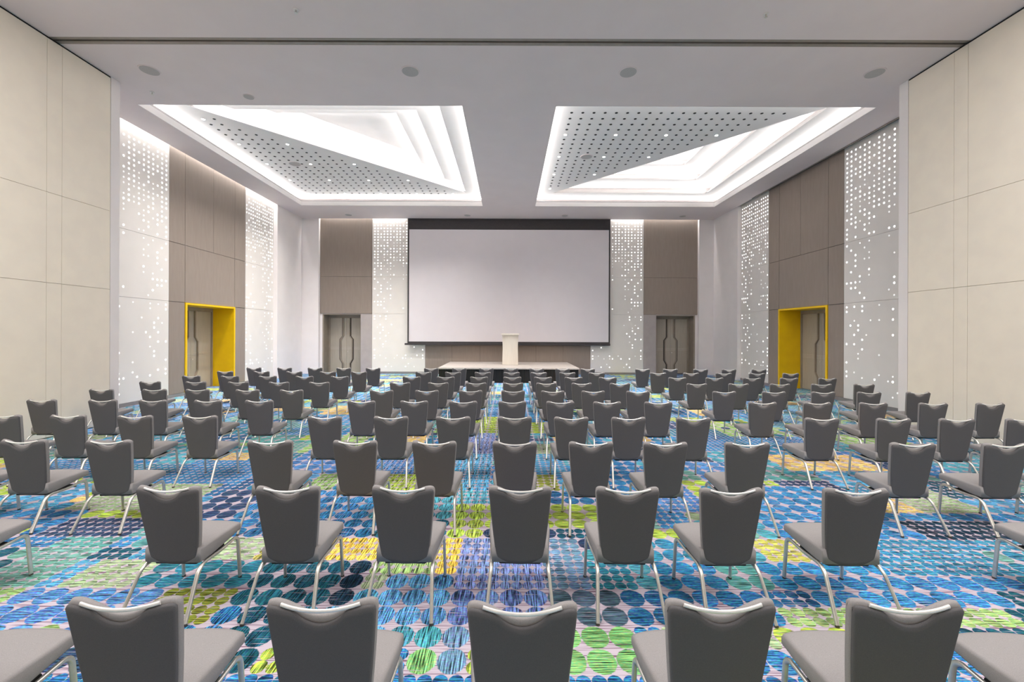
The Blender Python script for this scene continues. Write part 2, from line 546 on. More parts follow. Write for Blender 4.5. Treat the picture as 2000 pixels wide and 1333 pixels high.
# ------------------------------------------------------------------ room shell
ZC = 7.5                                   # ceiling height
XL, XR = -10.20, 10.05                     # feature walls at the sides
YB = 20.70                                 # feature wall at the end
CXL, CXR = -10.0, 9.87                     # plain end bays
PXL, PXR = -8.60, 8.60                     # folding partition planes near the camera


def left_map(a, n, z):
    return (XL + n, a, z)


def right_map(a, n, z):
    return (XR - n, a, z)


def back_map(a, n, z):
    return (a, YB - n, z)


# the two coffers
CO = [dict(x0=-9.0, x1=-1.14, y0=10.28, y1=18.40), dict(x0=1.12, x1=8.88, y0=10.28, y1=18.40)]


def build_ceiling():
    m = MB()
    z0, z1 = ZC, ZC + 0.20
    # strips round the two openings
    a, b = CO
    m.box(-8.75, 8.75, -8.3, 7.93, z0, z1)
    m.box(-8.75, 8.75, 8.13, 9.38, z0, z1)
    m.box(CXL, CXR, 9.38, 10.28, z0, z1)
    m.box(CXL, a['x0'], 10.28, 18.40, z0, z1)
    m.box(a['x1'], b['x0'], 10.28, 18.40, z0, z1)
    m.box(b['x1'], CXR, 10.28, 18.40, z0, z1)
    m.box(CXL, CXR, 18.40, 20.50, z0, z1)
    m.box(CXL, -9.18, 20.50, 20.9, z0, z1)
    m.box(9.17, CXR, 20.50, 20.9, z0, z1)
    m.box(XL - 0.1, CXL, 18.35, 20.9, z0, z1)
    m.box(CXR, XR + 0.1, 18.35, 20.9, z0, z1)
    o = m.build('ceiling', M['ceiling'], kind='structure')
    tag(o, 'smooth pale grey ceiling with two large rectangular coffers')
    return o


ceiling = build_ceiling()

# partition track across the ceiling
m = MB()
m.box(-8.75, 8.75, 7.93, 8.005, ZC + 0.004, ZC + 0.05)
m.box(-8.75, 8.75, 8.055, 8.13, ZC + 0.004, ZC + 0.05)
track = m.build('trim_1', M['rail'], kind='structure')
tag(track, 'twin metal track for a folding partition running across the ceiling')
m = MB()
m.box(-8.75, 8.75, 8.0, 8.06, ZC + 0.06, ZC + 0.08)
m.build('slot', M['slot'], track)


def clipped(poly):
    return poly


def build_coffer(idx, c, corner):
    """corner: which corner holds the right angle of the stepped triangle (sx, sy)"""
    x0, x1, y0, y1 = c['x0'], c['x1'], c['y0'], c['y1']
    root = empty('ceiling_coffer', ((x0 + x1) / 2, (y0 + y1) / 2, ZC))
    inv = Matrix.Translation((-(x0 + x1) / 2, -(y0 + y1) / 2, -ZC))
    ox, oy = (x0 + x1) / 2, (y0 + y1) / 2

    def fm(a, b, z):
        return (a - ox, b - oy, z - ZC)
    ZP = 7.85
    # lip round the opening: thin fascia above the ceiling plane
    t = 0.03
    m = MB(fm)
    q = 0.008
    for (ax0, ax1, ay0, ay1) in ((x0, x1, y0 + .001, y0 + q), (x0, x1, y1 - q, y1 - .001), (x0 + .001, x0 + q, y0 + q, y1 - q), (x1 - q, x1 - .001, y0 + q, y1 - q)):
        m.box(ax0, ax1, ay0, ay1, ZC - 0.002, 7.68)
        # two fine shadow grooves = three stacked beads near the top of the fascia
    m.build('fascia', M['coffer'], root)
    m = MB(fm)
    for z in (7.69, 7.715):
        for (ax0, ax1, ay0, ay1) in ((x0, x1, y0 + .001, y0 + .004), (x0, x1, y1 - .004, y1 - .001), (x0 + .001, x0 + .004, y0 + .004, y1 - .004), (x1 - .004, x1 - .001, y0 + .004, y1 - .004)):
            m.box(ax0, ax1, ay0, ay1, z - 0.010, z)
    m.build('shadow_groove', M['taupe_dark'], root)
    m = MB(fm)
    for z in (7.6905, 7.7155):
        for (ax0, ax1, ay0, ay1) in ((x0, x1, y0 + .001, y0 + q), (x0, x1, y1 - q, y1 - .001), (x0 + .001, x0 + q, y0 + q, y1 - q), (x1 - q, x1 - .001, y0 + q, y1 - q)):
            m.box(ax0, ax1, ay0, ay1, z, z + 0.015)
    # chamber sides of the cove
    w = 0.34
    m.box(x0 - w - t, x1 + w + t, y0 - w - t, y0 - w, 7.70, 7.9)
    m.box(x0 - w - t, x1 + w + t, y1 + w, y1 + w + t, 7.70, 7.9)
    m.box(x0 - w - t, x0 - w, y0 - w, y1 + w, 7.70, 7.9)
    m.box(x1 + w, x1 + w + t, y0 - w, y1 + w, 7.70, 7.9)
    m.build('cove', M['coffer'], root)
    # inset rectangle and its triangle
    ins = 0.68
    ix0, ix1, iy0, iy1 = x0 + ins, x1 - ins, y0 + ins, y1 - ins
    sx, sy = corner                       # +1: corner at the high end of that axis
    cx = ix1 if sx > 0 else ix0
    cy = iy1 if sy > 0 else iy0
    ux, uy = -sx, -sy
    Lx, Ly = ix1 - ix0, iy1 - iy0

    def tri(i):
        C_ = (cx + ux * i, cy + uy * i)
        H1 = (cx + ux * Lx * (1 - i / Ly), cy + uy * i)
        H2 = (cx + ux * i, cy + uy * Ly * (1 - i / Lx))
        return C_, H1, H2
    C_, H1, H2 = tri(0)
    ex0, ex1, ey0, ey1 = x0 - w, x1 + w, y0 - w, y1 + w
    OC = (ex1 if sx > 0 else ex0, ey1 if sy > 0 else ey0)
    O1 = (ex0 if sx > 0 else ex1, OC[1])  # corner beyond H1
    O2 = (OC[0], ey0 if sy > 0 else ey1)
    OD = (O1[0], O2[1])
    m = MB(fm)
    m.prism([OC, O1, H1, C_], ZP, ZP + 0.06)
    m.prism([OC, C_, H2, O2], ZP, ZP + 0.06)
    m.build('coffer_border', M['coffer'], root)
    m = MB(fm)
    m.prism([O1, OD, O2, H2, H1], ZP, ZP + 0.06)
    pl = m.build('perforated_panel', M['coffer'], root)
    # steps
    stepz = [8.15, 8.45]
    insets = [0.76, 1.52]
    prev = 0.0
    for z, i in zip(stepz, insets):
        A = tri(prev - 0.30)
        B = tri(i)
        m = MB(fm)
        m.prism([A[1], A[0], A[2], B[2], B[0], B[1]], z, z + 0.06)
        # upstand behind the strip
        P = tri(prev - 0.30)
        for (p, q) in ((P[1], P[0]), (P[0], P[2])):
            d = Vector((q[0] - p[0], q[1] - p[1], 0)).normalized()
            nn = Vector((d.y, -d.x, 0)) * 0.03
            m.prism([p, q, (q[0] + nn.x, q[1] + nn.y), (p[0] + nn.x, p[1] + nn.y)], z - 0.26, z)
        m.build('step', M['coffer'], root)
        prev = i
    A = tri(prev - 0.30)
    m = MB(fm)
    m.prism([A[0], A[1], A[2]], 8.72, 8.78)
    for (p, q) in ((A[1], A[0]), (A[0], A[2])):
        d = Vector((q[0] - p[0], q[1] - p[1], 0)).normalized()
        nn = Vector((d.y, -d.x, 0)) * 0.03
        m.prism([p, q, (q[0] + nn.x, q[1] + nn.y), (p[0] + nn.x, p[1] + nn.y)], 8.46, 8.72)
    m.build('top_panel', M['coffer'], root)
    # wall along the diagonal
    d = Vector((H2[0] - H1[0], H2[1] - H1[1], 0)).normalized()
    n = Vector((-d.y, d.x, 0))
    if n.dot(Vector((C_[0] - H1[0], C_[1] - H1[1], 0))) > 0:
        n = -n
    e = 0.6
    h1 = (H1[0] - d.x * e, H1[1] - d.y * e)
    h2 = (H2[0] + d.x * e, H2[1] + d.y * e)
    m = MB(fm)
    m.prism([h1, h2, (h2[0] + n.x * .05, h2[1] + n.y * .05), (h1[0] + n.x * .05, h1[1] + n.y * .05)], ZP + 0.061, 8.80)
    m.build('diagonal_upstand', M['coffer'], root)
    # hidden strips: outer cove
    zl = 7.735
    off = 0.16
    for (p, q, inward) in (((x0, y0 - off), (x1, y0 - off), (0, 1)), ((x0, y1 + off), (x1, y1 + off), (0, -1)),
                           ((x0 - off, y0), (x0 - off, y1), (1, 0)), ((x1 + off, y0), (x1 + off, y1), (-1, 0))):
        ln = math.hypot(q[0] - p[0], q[1] - p[1])
        area_light('cove_strip', ((p[0] + q[0]) / 2, (p[1] + q[1]) / 2, zl), (inward[0], inward[1], 0.55), ln, 0.05, P_COVE * ln,
                   up=(q[0] - p[0], q[1] - p[1], 0))
    # steps
    for z, i in ((ZP + 0.09, 0.0), (8.15 + 0.09, 0.76), (8.45 + 0.09, 1.52)):
        P = tri(i - 0.15)
        Q = tri(i)
        ctr = Vector(((Q[0][0] + Q[1][0] + Q[2][0]) / 3, (Q[0][1] + Q[1][1] + Q[2][1]) / 3, 0))
        for (p, q) in ((P[1], P[0]), (P[0], P[2])):
            a = Vector((p[0], p[1], 0))
            b = Vector((q[0], q[1], 0))
            mid = (a + b) / 2
            dd = (b - a).normalized()
            nn = Vector((-dd.y, dd.x, 0))
            if nn.dot(ctr - mid) < 0:
                nn = -nn
            ln = (b - a).length - 0.35
            area_light('step_strip', (mid.x, mid.y, z), (nn.x, nn.y, 0.55), ln, 0.04, P_STEP * ln, up=dd)
    return root, pl, fm, tri


co_l, pl_l, fm_l, _ = build_coffer(0, CO[0], (1, -1))
tag(co_l, 'glowing ceiling coffer on the left with its perforated triangle nearer the stage', 'coffer', 'glowing ceiling coffers')
co_r, pl_r, fm_r, _ = build_coffer(1, CO[1], (1, 1))
tag(co_r, 'glowing ceiling coffer on the right with its perforated triangle nearer the viewer', 'coffer', 'glowing ceiling coffers')
for o in (co_l, co_r):
    o['kind'] = 'thing'


ORD = ['first', 'second', 'third', 'fourth', 'fifth', 'sixth', 'seventh', 'eighth', 'ninth', 'tenth']


def build_downlight(loc):
    root = empty('downlight', loc)
    m = MB()
    m.disc((0, 0, -0.008), 0.062, 0.008, 16)
    m.build('trim_ring', M['coffer'], root)
    m = MB()
    m.disc((0, 0, -0.012), 0.042, 0.006, 14)
    m.build('lens', M['lamp'], root)
    ld = bpy.data.lights.new('downlight_beam', 'SPOT')
    ld.energy = P_SPOT
    ld.spot_size = rad(108)
    ld.spot_blend = 0.95
    ld.shadow_soft_size = 0.10
    ld.color = (1, 0.96, 0.91)
    lo = bpy.data.objects.new('beam', ld)
    lo.location = (0, 0, -0.03)
    lo.parent = root
    COL.objects.link(lo)
    return root


def perforations(side):
    """square grid of dark holes with a downlight at every fifth"""
    ZP = 7.85
    m = MB(fm_l if side == 'left' else fm_r)
    lights = []
    if side == 'left':
        gx, gy, px, py = -8.41, 11.67, 0.302, 0.3085
        for j in range(0, 21):
            for i in range(0, 24):
                x, y = gx + i * px, gy + j * py
                hyp = -1.82 - (17.72 - y) * 0.963
                if x > hyp - (0.50 if j else 0.3) or x > -2.0:
                    continue
                if i % 5 == 0 and j % 5 == 0:
                    lights.append((x, y, i // 5, j // 5))
                elif not (abs(x + 7.45) < .22 and abs(y - 14.75) < .22):
                    m.disc((x, y, ZP - 0.004), 0.041, 0.004, 8)
    else:
        gx, gy, px, py = 1.645, 11.26, 0.2965, 0.3115
        for j in range(0, 20):
            for i in range(0, 24):
                x, y = gx + i * px, gy + j * py
                hyp = 8.20 - (y - 10.96) * 0.947
                if x > hyp - 0.60:
                    continue
                if i % 5 == 0 and j % 5 == 4:
                    lights.append((x, y, i // 5, j // 5))
                elif not (abs(x - 2.55) < .22 and abs(y - 14.05) < .22):
                    m.disc((x, y, ZP - 0.004), 0.041, 0.004, 8)
    m.build('perforations', M['hole'], pl_l if side == 'left' else pl_r, kind='stuff')
    cnt = {}
    rows = sorted({l[3] for l in lights}, reverse=True)
    for (x, y, i, j) in lights:
        o = build_downlight((x, y, ZP))
        jr = rows.index(j)
        tag(o, '%s coffer downlight, %s row from the stage, %s from the %s'
            % (side, ORD[jr], ORD[i], 'side wall' if side == 'left' else 'room centre'), 'downlight',
            'downlights in the perforated %s coffer' % side)


perforations('left')
perforations('right')


def build_speaker(x, y, z, r, label):
    root = empty('ceiling_speaker', (x, y, z))
    m = MB()
    m.disc((0, 0, -0.012), r, 0.012, 28, r2=r * 1.02)
    m.build('bezel', M['ceiling'], root)
    m = MB()
    m.disc((0, 0, -0.016), r * 0.9, 0.004, 28)
    m.build('grille', M['grille'], root)
    tag(root, label, 'speaker', 'round ceiling speakers')


for x, nm in ((-7.57, 'by the left folding partition'), (-2.09, 'left of centre, beyond the track'), (2.49, 'right of centre, beyond the track'),
              (7.67, 'by the right folding partition')):
    build_speaker(x, 8.93, ZC, 0.19, 'round grey ceiling speaker ' + nm)
for x, nm in ((-7.5, 'above the left rear door'), (-1.95, 'above the screen, left one'), (2.6, 'above the screen, right one'), (8.1, 'above the right rear door')):
    build_speaker(x, 19.85, ZC, 0.16, 'small round ceiling speaker ' + nm)
build_speaker(-7.45, 14.75, 7.85, 0.2, 'round grey speaker set in the left coffer among the perforations')
build_speaker(2.55, 14.05, 7.85, 0.2, 'round grey speaker set in the right coffer among the perforations')
build_speaker(-6.09, 9.92, ZC, 0.12, 'small pale round ceiling speaker in front of the left coffer')


def build_sprinkler(x, y, label, z=ZC):
    root = empty('sprinkler_head', (x, y, z))
    m = MB()
    m.disc((0, 0, -0.008), 0.045, 0.008, 14)
    m.build('escutcheon', M['coffer'], root)
    m = MB()
    m.disc((0, 0, -0.05), 0.011, 0.042, 8)
    m.disc((0, 0, -0.056), 0.026, 0.005, 10)
    m.build('deflector', M['metal'], root, smooth=True)
    tag(root, label, 'sprinkler', 'ceiling sprinkler heads')


build_sprinkler(-3.65, 7.25, 'small ceiling sprinkler on the viewer side of the track, left one')
build_sprinkler(4.40, 7.3, 'small ceiling sprinkler on the viewer side of the track, right one')
build_sprinkler(-8.2, 9.75, 'small ceiling sprinkler beside the left coffer corner')

# ---------------- side walls
MIDZ, LOWZ = 4.72, 2.92


def wall_panel(parent, fm, a0, a1, z0, z1, mat, n0=0.0, n1=0.03, name='wall_panel', g=0.006):
    m = MB(fm)
    m.box(a0 + g, a1 - g, n0, n1, z0 + g, z1 - g)
    return m.build(name, mat, parent)


UP = ['######.##.#', '###.#######', '######.##.#', '##.########', '######.##.#', '###########', '##.###.##.#', '##..#.#####', '#####.#####',
      '.#.#.######', '###########', '##.####.#.#', '##.#.######', '.#.##.####.', '###.##...##', '.###.##..#.', '#.#.##.....', '#...#......', '#.#..##..##']
MIDROWS = ['#..#.#...#.', '.#..#......', '..#..#.....', '#.#.##.....', '..#........', '.#...#.....', '...#.#.....', '####.......', '.##........', '...#.....#.', '....#......']
LOWROWS = {0: (0, 2, 4), 1: (0, 4), 3: (2, 6), 4: (1, 3), 5: (3,), 6: (2, 5), 7: (4,), 8: (0, 2), 9: (4,), 10: (3, 14), 11: (3, 14), 12: (0, 17),
           14: (0, 2, 8, 11, 15, 17), 15: (0, 4, 7, 10, 11, 13, 17), 17: (5, 12), 18: (4, 6, 11, 14)}


def led_dots(parent, fm, a_start, da, ncol, seed, nf=0.03, side_wall=False, width=None, soft_mid=True):
    """lit perforations: dense at the top, thinning out downwards"""
    rnd = random.Random(seed)
    br, so = MB(fm), MB(fm)
    sgn = 1 if da > 0 else -1

    def put(a, z, bright):
        m = br if bright else so
        m.disc((a, nf, z), 0.029 if bright else 0.023, 0.003, 8, axis=1)
    for r, row in enumerate(UP):
        z = 7.35 - r * 0.1407
        for c in range(ncol):
            if c < 11:
                on = row[c] == '#'
            else:
                on = rnd.random() < (0.9 - r * 0.025)
            if on:
                put(a_start + c * da, z, c < 3 or r < 7 or c == ncol - 1 or rnd.random() < 0.45)
    for r, row in enumerate(MIDROWS):
        z = 4.61 - r * 0.158
        for c in range(ncol):
            on = (row[c] == '#') if c < 11 else (rnd.random() < 0.22)
            if side_wall and c >= 10:
                on = rnd.random() < (0.6 if c in (10, 13) else 0.12)
            if on:
                put(a_start + c * da, z, c < 3 or c == ncol - 1 or rnd.random() < 0.4)
    dl = 0.138 * sgn
    for r, cs in LOWROWS.items():
        z = 2.80 - r * 0.136
        for c in cs:
            if width and abs(c * dl) > width:
                continue
            put(a_start + c * dl, z, c in (0, 17) or rnd.random() < 0.55)
    if side_wall:
        for r in range(19):
            for c, p in ((11, 0.4), (13, 0.45), (8, 0.12)):
                if rnd.random() < p and abs(c * dl) < width and r not in (13,):
                    put(a_start + c * dl, 2.80 - r * 0.136, c != 8)
    m1 = br.build('bright_dots', M['dot_bright'], parent, kind='stuff')
    m2 = so.build('soft_dots', M['dot_soft'], parent, kind='stuff')


def build_side(side):
    fm = left_map if side == 'left' else right_map
    X = XL if side == 'left' else XR
    # backing with the door niche left open
    A0, A1 = 9.38, 18.35
    N0, N1 = 13.36, 15.74                  # niche
    m = MB(fm)
    m.box(A0, N0, -0.2, 0.0, 0, ZC + 0.35)
    m.box(N1, A1, -0.2, 0.0, 0, ZC + 0.35)
    m.box(N0, N1, -0.2, 0.0, LOWZ, ZC + 0.35)
    w = m.build('wall_' + side, [M['white']], kind='structure')
    tag(w, '%s feature wall of dotted white panels either side of taupe panels' % side)
    # joints seen between taupe panels are dark
    m = MB(fm)
    m.box(12.71, N0, 0.0, 0.004, 0.1, 7.5)
    m.box(N1, 16.4, 0.0, 0.004, 0.1, 7.5)
    m.box(N0, N1, 0.0, 0.004, LOWZ, 7.5)
    m.build('joint_backing', M['taupe_dark'], w)
    tiers = ((0.1, LOWZ), (LOWZ, MIDZ), (MIDZ, 7.78))
    for (z0, z1) in tiers:
        p = wall_panel(w, fm, 10.4, 12.71, z0, z1, M['ledpanel'], name='dotted_panel', g=0.004)
        p = wall_panel(w, fm, 16.4, 18.35, z0, z1, M['ledpanel'], name='dotted_panel', g=0.004)
        wall_panel(w, fm, 12.71, 13.34, z0, z1, M['taupe'], g=0.008)
        wall_panel(w, fm, 15.76, 16.4, z0, z1, M['taupe'], g=0.008)
    wall_panel(w, fm, 13.34, 15.76, LOWZ, MIDZ, M['taupe'], g=0.008)
    wall_panel(w, fm, 13.34, 14.62, MIDZ, 7.78, M['taupe'], g=0.005)
    wall_panel(w, fm, 14.62, 15.76, MIDZ, 7.78, M['taupe'], g=0.005)
    led_dots(w, fm, 12.60, -0.155, 14, 3 + (side == 'right'), width=2.1, side_wall=True)
    led_dots(w, fm, 18.25, -0.137, 14, 5 + (side == 'right'), width=1.85, side_wall=True)
    # baseboards
    b = MB(fm)
    b.box(9.4, N0, 0.0, 0.045, 0, 0.10)
    b.box(N1, 18.35, 0.0, 0.045, 0, 0.10)
    b = b.build('baseboard_' + side, M['base'], kind='structure')
    tag(b, 'grey baseboard along the %s feature wall' % side)
    # ceiling slot
    sm = M['coffer'] if side == 'left' else M['slot']
    wd = 0.20 if side == 'left' else 0.18
    m = MB(fm)
    m.box(10.4, 18.35, wd, wd + 0.02, ZC + 0.002, ZC + 0.36)
    m.box(10.4, 18.35, 0.0, wd + 0.02, ZC + 0.36, ZC + 0.38)
    slot = m.build('trim_2' if side == 'left' else 'trim_3', sm, kind='structure')
    tag(slot, ('lit' if side == 'left' else 'dark') + ' ceiling slot above the %s feature wall' % side)
    if side == 'left':
        m = MB(fm)
        m.box(10.5, 18.3, 0.08, 0.16, ZC + 0.33, ZC + 0.35)
        m.build('light_strip', M['strip'], slot)
        area_light('slot_light', (XL + 0.12, 14.4, ZC + 0.31), (-0.35, 0, -1), 7.8, 0.05, P_SLOT * 7.8, up=(0, 1, 0))
    else:
        m = MB(fm)
        m.box(10.4, 16.9, 0.031, wd - 0.002, ZC + 0.05, ZC + 0.06)
        m.build('slot_cover', M['slot'], slot)
        m = MB(fm)
        m.box(10.4, 17.2, wd + 0.02, wd + 0.05, ZC - 0.03, ZC - 0.003)
        m.build('metal_edge', M['rail'], slot)
    # yellow niche with the double door
    d = empty('door_1' if side == 'left' else 'door_2')
    tag(d, 'grey double door deep in a yellow niche in the %s wall' % side, kind='structure')
    dep = 0.75
    m = MB(fm)
    e = 0.05
    m.box(N0 - 0.02, N0 + e, -dep, 0.06, 0.0, LOWZ)                # near jamb
    m.box(N1 - e, N1 + 0.02, -dep, 0.06, 0.0, LOWZ)                # far jamb
    m.box(N0 + e, N1 - e, -dep, 0.06, LOWZ - 0.06, LOWZ)           # head
    m.build('yellow_surround', M['yellow'], d)
    door_leaves(d, fm, N0 + e, N1 - e, -dep, LOWZ - 0.06, 0.09)
    return w


def door_leaves(d, fm, a0, a1, n, ztop, shift=0.0):
    """pair of leaves with the tall bottle-shaped pulls; n = plane of the leaf face"""
    m = MB(fm)
    m.box(a0, a1, n - 0.25, n - 0.06, 0, ztop)
    m.build('void', M['door_dark'], d)
    fr = 0.07
    m = MB(fm)
    m.box(a0, a0 + fr, n - 0.1, n + 0.03, 0, ztop)
    m.box(a1 - fr, a1, n - 0.1, n + 0.03, 0, ztop)
    m.box(a0 + fr, a1 - fr, n - 0.1, n + 0.03, ztop - 0.13, ztop)
    m.build('door_frame', M['frame'], d)
    mid = (a0 + a1) / 2 + shift
    zt = ztop - 0.135
    for s in (-1, 1):
        m = MB(fm)
        b0, b1 = (a0 + fr + .004, mid - 0.004) if s < 0 else (mid + 0.004, a1 - fr - .004)
        m.box(b0, b1, n - 0.06, n, 0.012, zt)
        leaf = m.build('door_leaf', M['door'], d)
        # three fine metal lines
        m = MB(fm)
        for z in (1.16, 1.21, 1.26):
            m.box(b0 + 0.002, b1 - 0.002, n, n + 0.003, z, z + 0.007)
        m.build('inlay_line', M['metal'], leaf)
        # pull: polyline, wide in the middle
        A = mid
        pts = [(A + s * 0.16, zt), (A + s * 0.16, 1.82), (A + s * 0.285, 1.66), (A + s * 0.285, 0.66), (A + s * 0.16, 0.45), (A + s * 0.16, 0.03)]
        m = MB(fm)
        hw = 0.022
        for k in range(len(pts) - 1):
            (p, q), (r_, t_) = pts[k], pts[k + 1]
            m.prism_b([(p - hw, q), (p + hw, q), (r_ + hw, t_), (r_ - hw, t_)], n, n + 0.055)
        m.build('pull_handle', M['frame'], leaf)
        m = MB(fm)
        hw2 = 0.026
        for k in range(len(pts) - 1):
            (p, q), (r_, t_) = pts[k], pts[k + 1]
            p += s * 0.046
            r_ += s * 0.046
            m.prism_b([(p - hw2, q), (p + hw2, q), (r_ + hw2, t_), (r_ - hw2, t_)], n, n + 0.004)
        m.build('pull_recess', M['door_dark'], leaf)
        if s > 0:
            m = MB(fm)
            m.disc((mid + 0.07, n, 1.05), 0.028, 0.012, 12, axis=1)
            m.build('lock_cylinder', M['metal'], leaf)


build_side('left')
build_side('right')

# ---------------- end wall


def build_back():
    fm = back_map
    dl0, dl1 = -9.02, -7.20               # left door opening
    dr0, dr1 = 7.17, 9.02
    m = MB(fm)
    zt = ZC + 0.35
    m.box(-9.18, dl0, -0.2, 0, 0, zt)
    m.box(dl0, dl1, -0.2, 0, LOWZ - 0.02, zt)
    m.box(dl1, dr0, -0.2, 0, 0, zt)
    m.box(dr0, dr1, -0.2, 0, LOWZ - 0.02, zt)
    m.box(dr1, 9.17, -0.2, 0, 0, zt)
    w = m.build('wall_back', M['white'], kind='structure')
    tag(w, 'end wall behind the stage with taupe and dotted white panels')
    m = MB(fm)
    m.box(-9.18, -6.65, 0.0, 0.004, LOWZ, 7.75)
    m.box(6.55, 9.17, 0.0, 0.004, LOWZ, 7.75)
    m.box(-4.06, 3.98, 0.0, 0.004, 0.1, 7.75)
    m.build('joint_backing', M['taupe_dark'], w)
    for (a0, a1) in ((-9.18, -6.65), (6.55, 9.17)):
        for (z0, z1) in ((LOWZ, MIDZ), (MIDZ, 7.78)):
            wall_panel(w, fm, a0, a1, z0, z1, M['taupe'], n1=0.05)
    wall_panel(w, fm, dl1 + .0, -6.65, 0.0, LOWZ, M['greige'], g=0.003, name='greige_panel')
    wall_panel(w, fm, 6.55, dr0, 0.0, LOWZ, M['greige'], g=0.003, name='greige_panel')
    for (z0, z1) in ((0.1, LOWZ), (LOWZ, MIDZ), (MIDZ, 7.78)):
        wall_panel(w, fm, -6.65, -4.06, z0, z1, M['ledpanel'], name='dotted_panel', g=0.004)
        wall_panel(w, fm, 3.98, 6.55, z0, z1, M['ledpanel'], name='dotted_panel', g=0.004)
    xs = [-4.06, -2.76, -1.39, -0.03, 1.33, 2.65, 3.98]
    for a0, a1 in zip(xs[:-1], xs[1:]):
        wall_panel(w, fm, a0, a1, 0.1, LOWZ, M['taupe'], g=0.005)
    wall_panel(w, fm, -4.06, 3.98, LOWZ, MIDZ, M['taupe'], g=0.005)
    wall_panel(w, fm, -4.06, 3.98, MIDZ, 7.78, M['taupe'], g=0.005)
    led_dots(w, fm, -6.53, 0.155, 16, 11, width=2.5)
    led_dots(w, fm, 6.43, -0.155, 16, 12, width=2.5)
    b = MB(fm)
    b.box(-6.65, 6.55, 0.0, 0.045, 0, 0.10)
    b = b.build('baseboard_back', M['base'], kind='structure')
    tag(b, 'grey baseboard along the end wall')
    # slot
    m = MB(fm)
    m.box(-9.18, 9.17, 0.2, 0.22, ZC + 0.002, ZC + 0.36)
    m.box(-9.18, 9.17, 0.0, 0.22, ZC + 0.36, ZC + 0.38)
    slot = m.build('trim_4', M['coffer'], kind='structure')
    tag(slot, 'lit ceiling slot above the end wall')
    for (a0, a1) in ((-9.1, -4.95), (4.95, 9.1)):
        m = MB(fm)
        m.box(a0, a1, 0.08, 0.16, ZC + 0.33, ZC + 0.35)
        m.build('light_strip', M['strip'], slot)
        ln = a1 - a0
        area_light('slot_light', ((a0 + a1) / 2, YB - 0.13, ZC + 0.31), (0, 0.35, -1), ln, 0.05, P_SLOT * ln, up=(1, 0, 0))
    # white end bays
    for side, x0, x1, f0 in (('left', XL - 0.2, -9.18, CXL), ('right', 9.17, XR + 0.2, CXR)):
        m = MB()
        m.box(x0, x1, 20.50, 20.9, 0, ZC)
        if side == 'left':
            m.box(XL - 0.2, CXL, 18.35, 20.5, 0, ZC)
        else:
            m.box(CXR, XR + 0.2, 18.35, 20.5, 0, ZC)
        o = m.build('wall_corner_' + side, M['white'], kind='structure')
        tag(o, 'plain white corner of the room at the far %s' % side)
    # doors
    for k, (a0, a1, nm) in enumerate(((dl0, dl1, 'left'), (dr0, dr1, 'right'))):
        d = empty('door_%d' % (3 + k))
        tag(d, 'greige double door recessed in the end wall, %s of the screen' % nm, kind='structure')
        m = MB(fm)
        m.box(a0 - 0.05, a0 + 0.02, -0.62, 0.01, 0, LOWZ - 0.02)
        m.box(a1 - 0.02, a1 + 0.05, -0.62, 0.01, 0, LOWZ - 0.02)
        m.box(a0 + .02, a1 - .02, -0.62, 0.01, LOWZ - 0.06, LOWZ - 0.02)
        m.build('door_reveal', M['frame'], d)
        door_leaves(d, fm, a0 + .02, a1 - .02, -0.58, LOWZ - 0.06)


build_back()

# ---------------- folding partition walls near the camera


def build_partition(side):
    s = -1 if side == 'left' else 1
    X = PXL if side == 'left' else PXR

    def fm(a, n, z):
        return (X - s * n, a, z)
    m = MB(fm)
    m.box(-8.3, 9.16, -0.14, -0.03, 0, ZC - 0.001)
    w = m.build('wall_partition_' + side, M['cream_edge'], kind='structure')
    tag(w, 'cream fabric folding partition along the %s, near the viewer' % side)
    ys = [-8.28, -5.6, -2.9, -0.2, 2.5, 5.2, 7.9, 8.17, 9.16] if side == 'left' else [-8.28, -5.3, -2.6, 0.1, 2.8, 5.45, 7.97, 8.22, 9.16]
    for a0, a1 in zip(ys[:-1], ys[1:]):
        if a1 < 0:
            wall_panel(w, fm, a0, a1, 0.02, ZC - 0.03, M['cream'], n0=-0.03, n1=0.0, g=0.006)
            continue
        for (z0, z1) in ((0.02, 2.91), (2.91, 4.6), (4.6, ZC - 0.03)):
            wall_panel(w, fm, a0, a1, z0, z1, M['cream'], n0=-0.03, n1=0.0, g=0.0035)
    m = MB(fm)
    m.box(-8.3, 9.16, -0.029, -0.005, ZC - 0.033, ZC - 0.003)
    m.build('shadow_gap', M['slot'], w)
    # white pier that closes the partition
    m = MB(fm)
    m.box(9.17, 9.38, -1.65, 0.0, 0, ZC)
    p = m.build('wall_pier_' + side, M['white'], kind='structure')
    tag(p, 'white pier at the far end of the %s folding partition' % side)


build_partition('left')
build_partition('right')
m = MB()
m.box(-8.8, 8.8, -8.45, -8.3, 0, ZC)
o = m.build('wall_rear', M['cream'], kind='structure')
tag(o, 'plain cream wall behind the viewer')

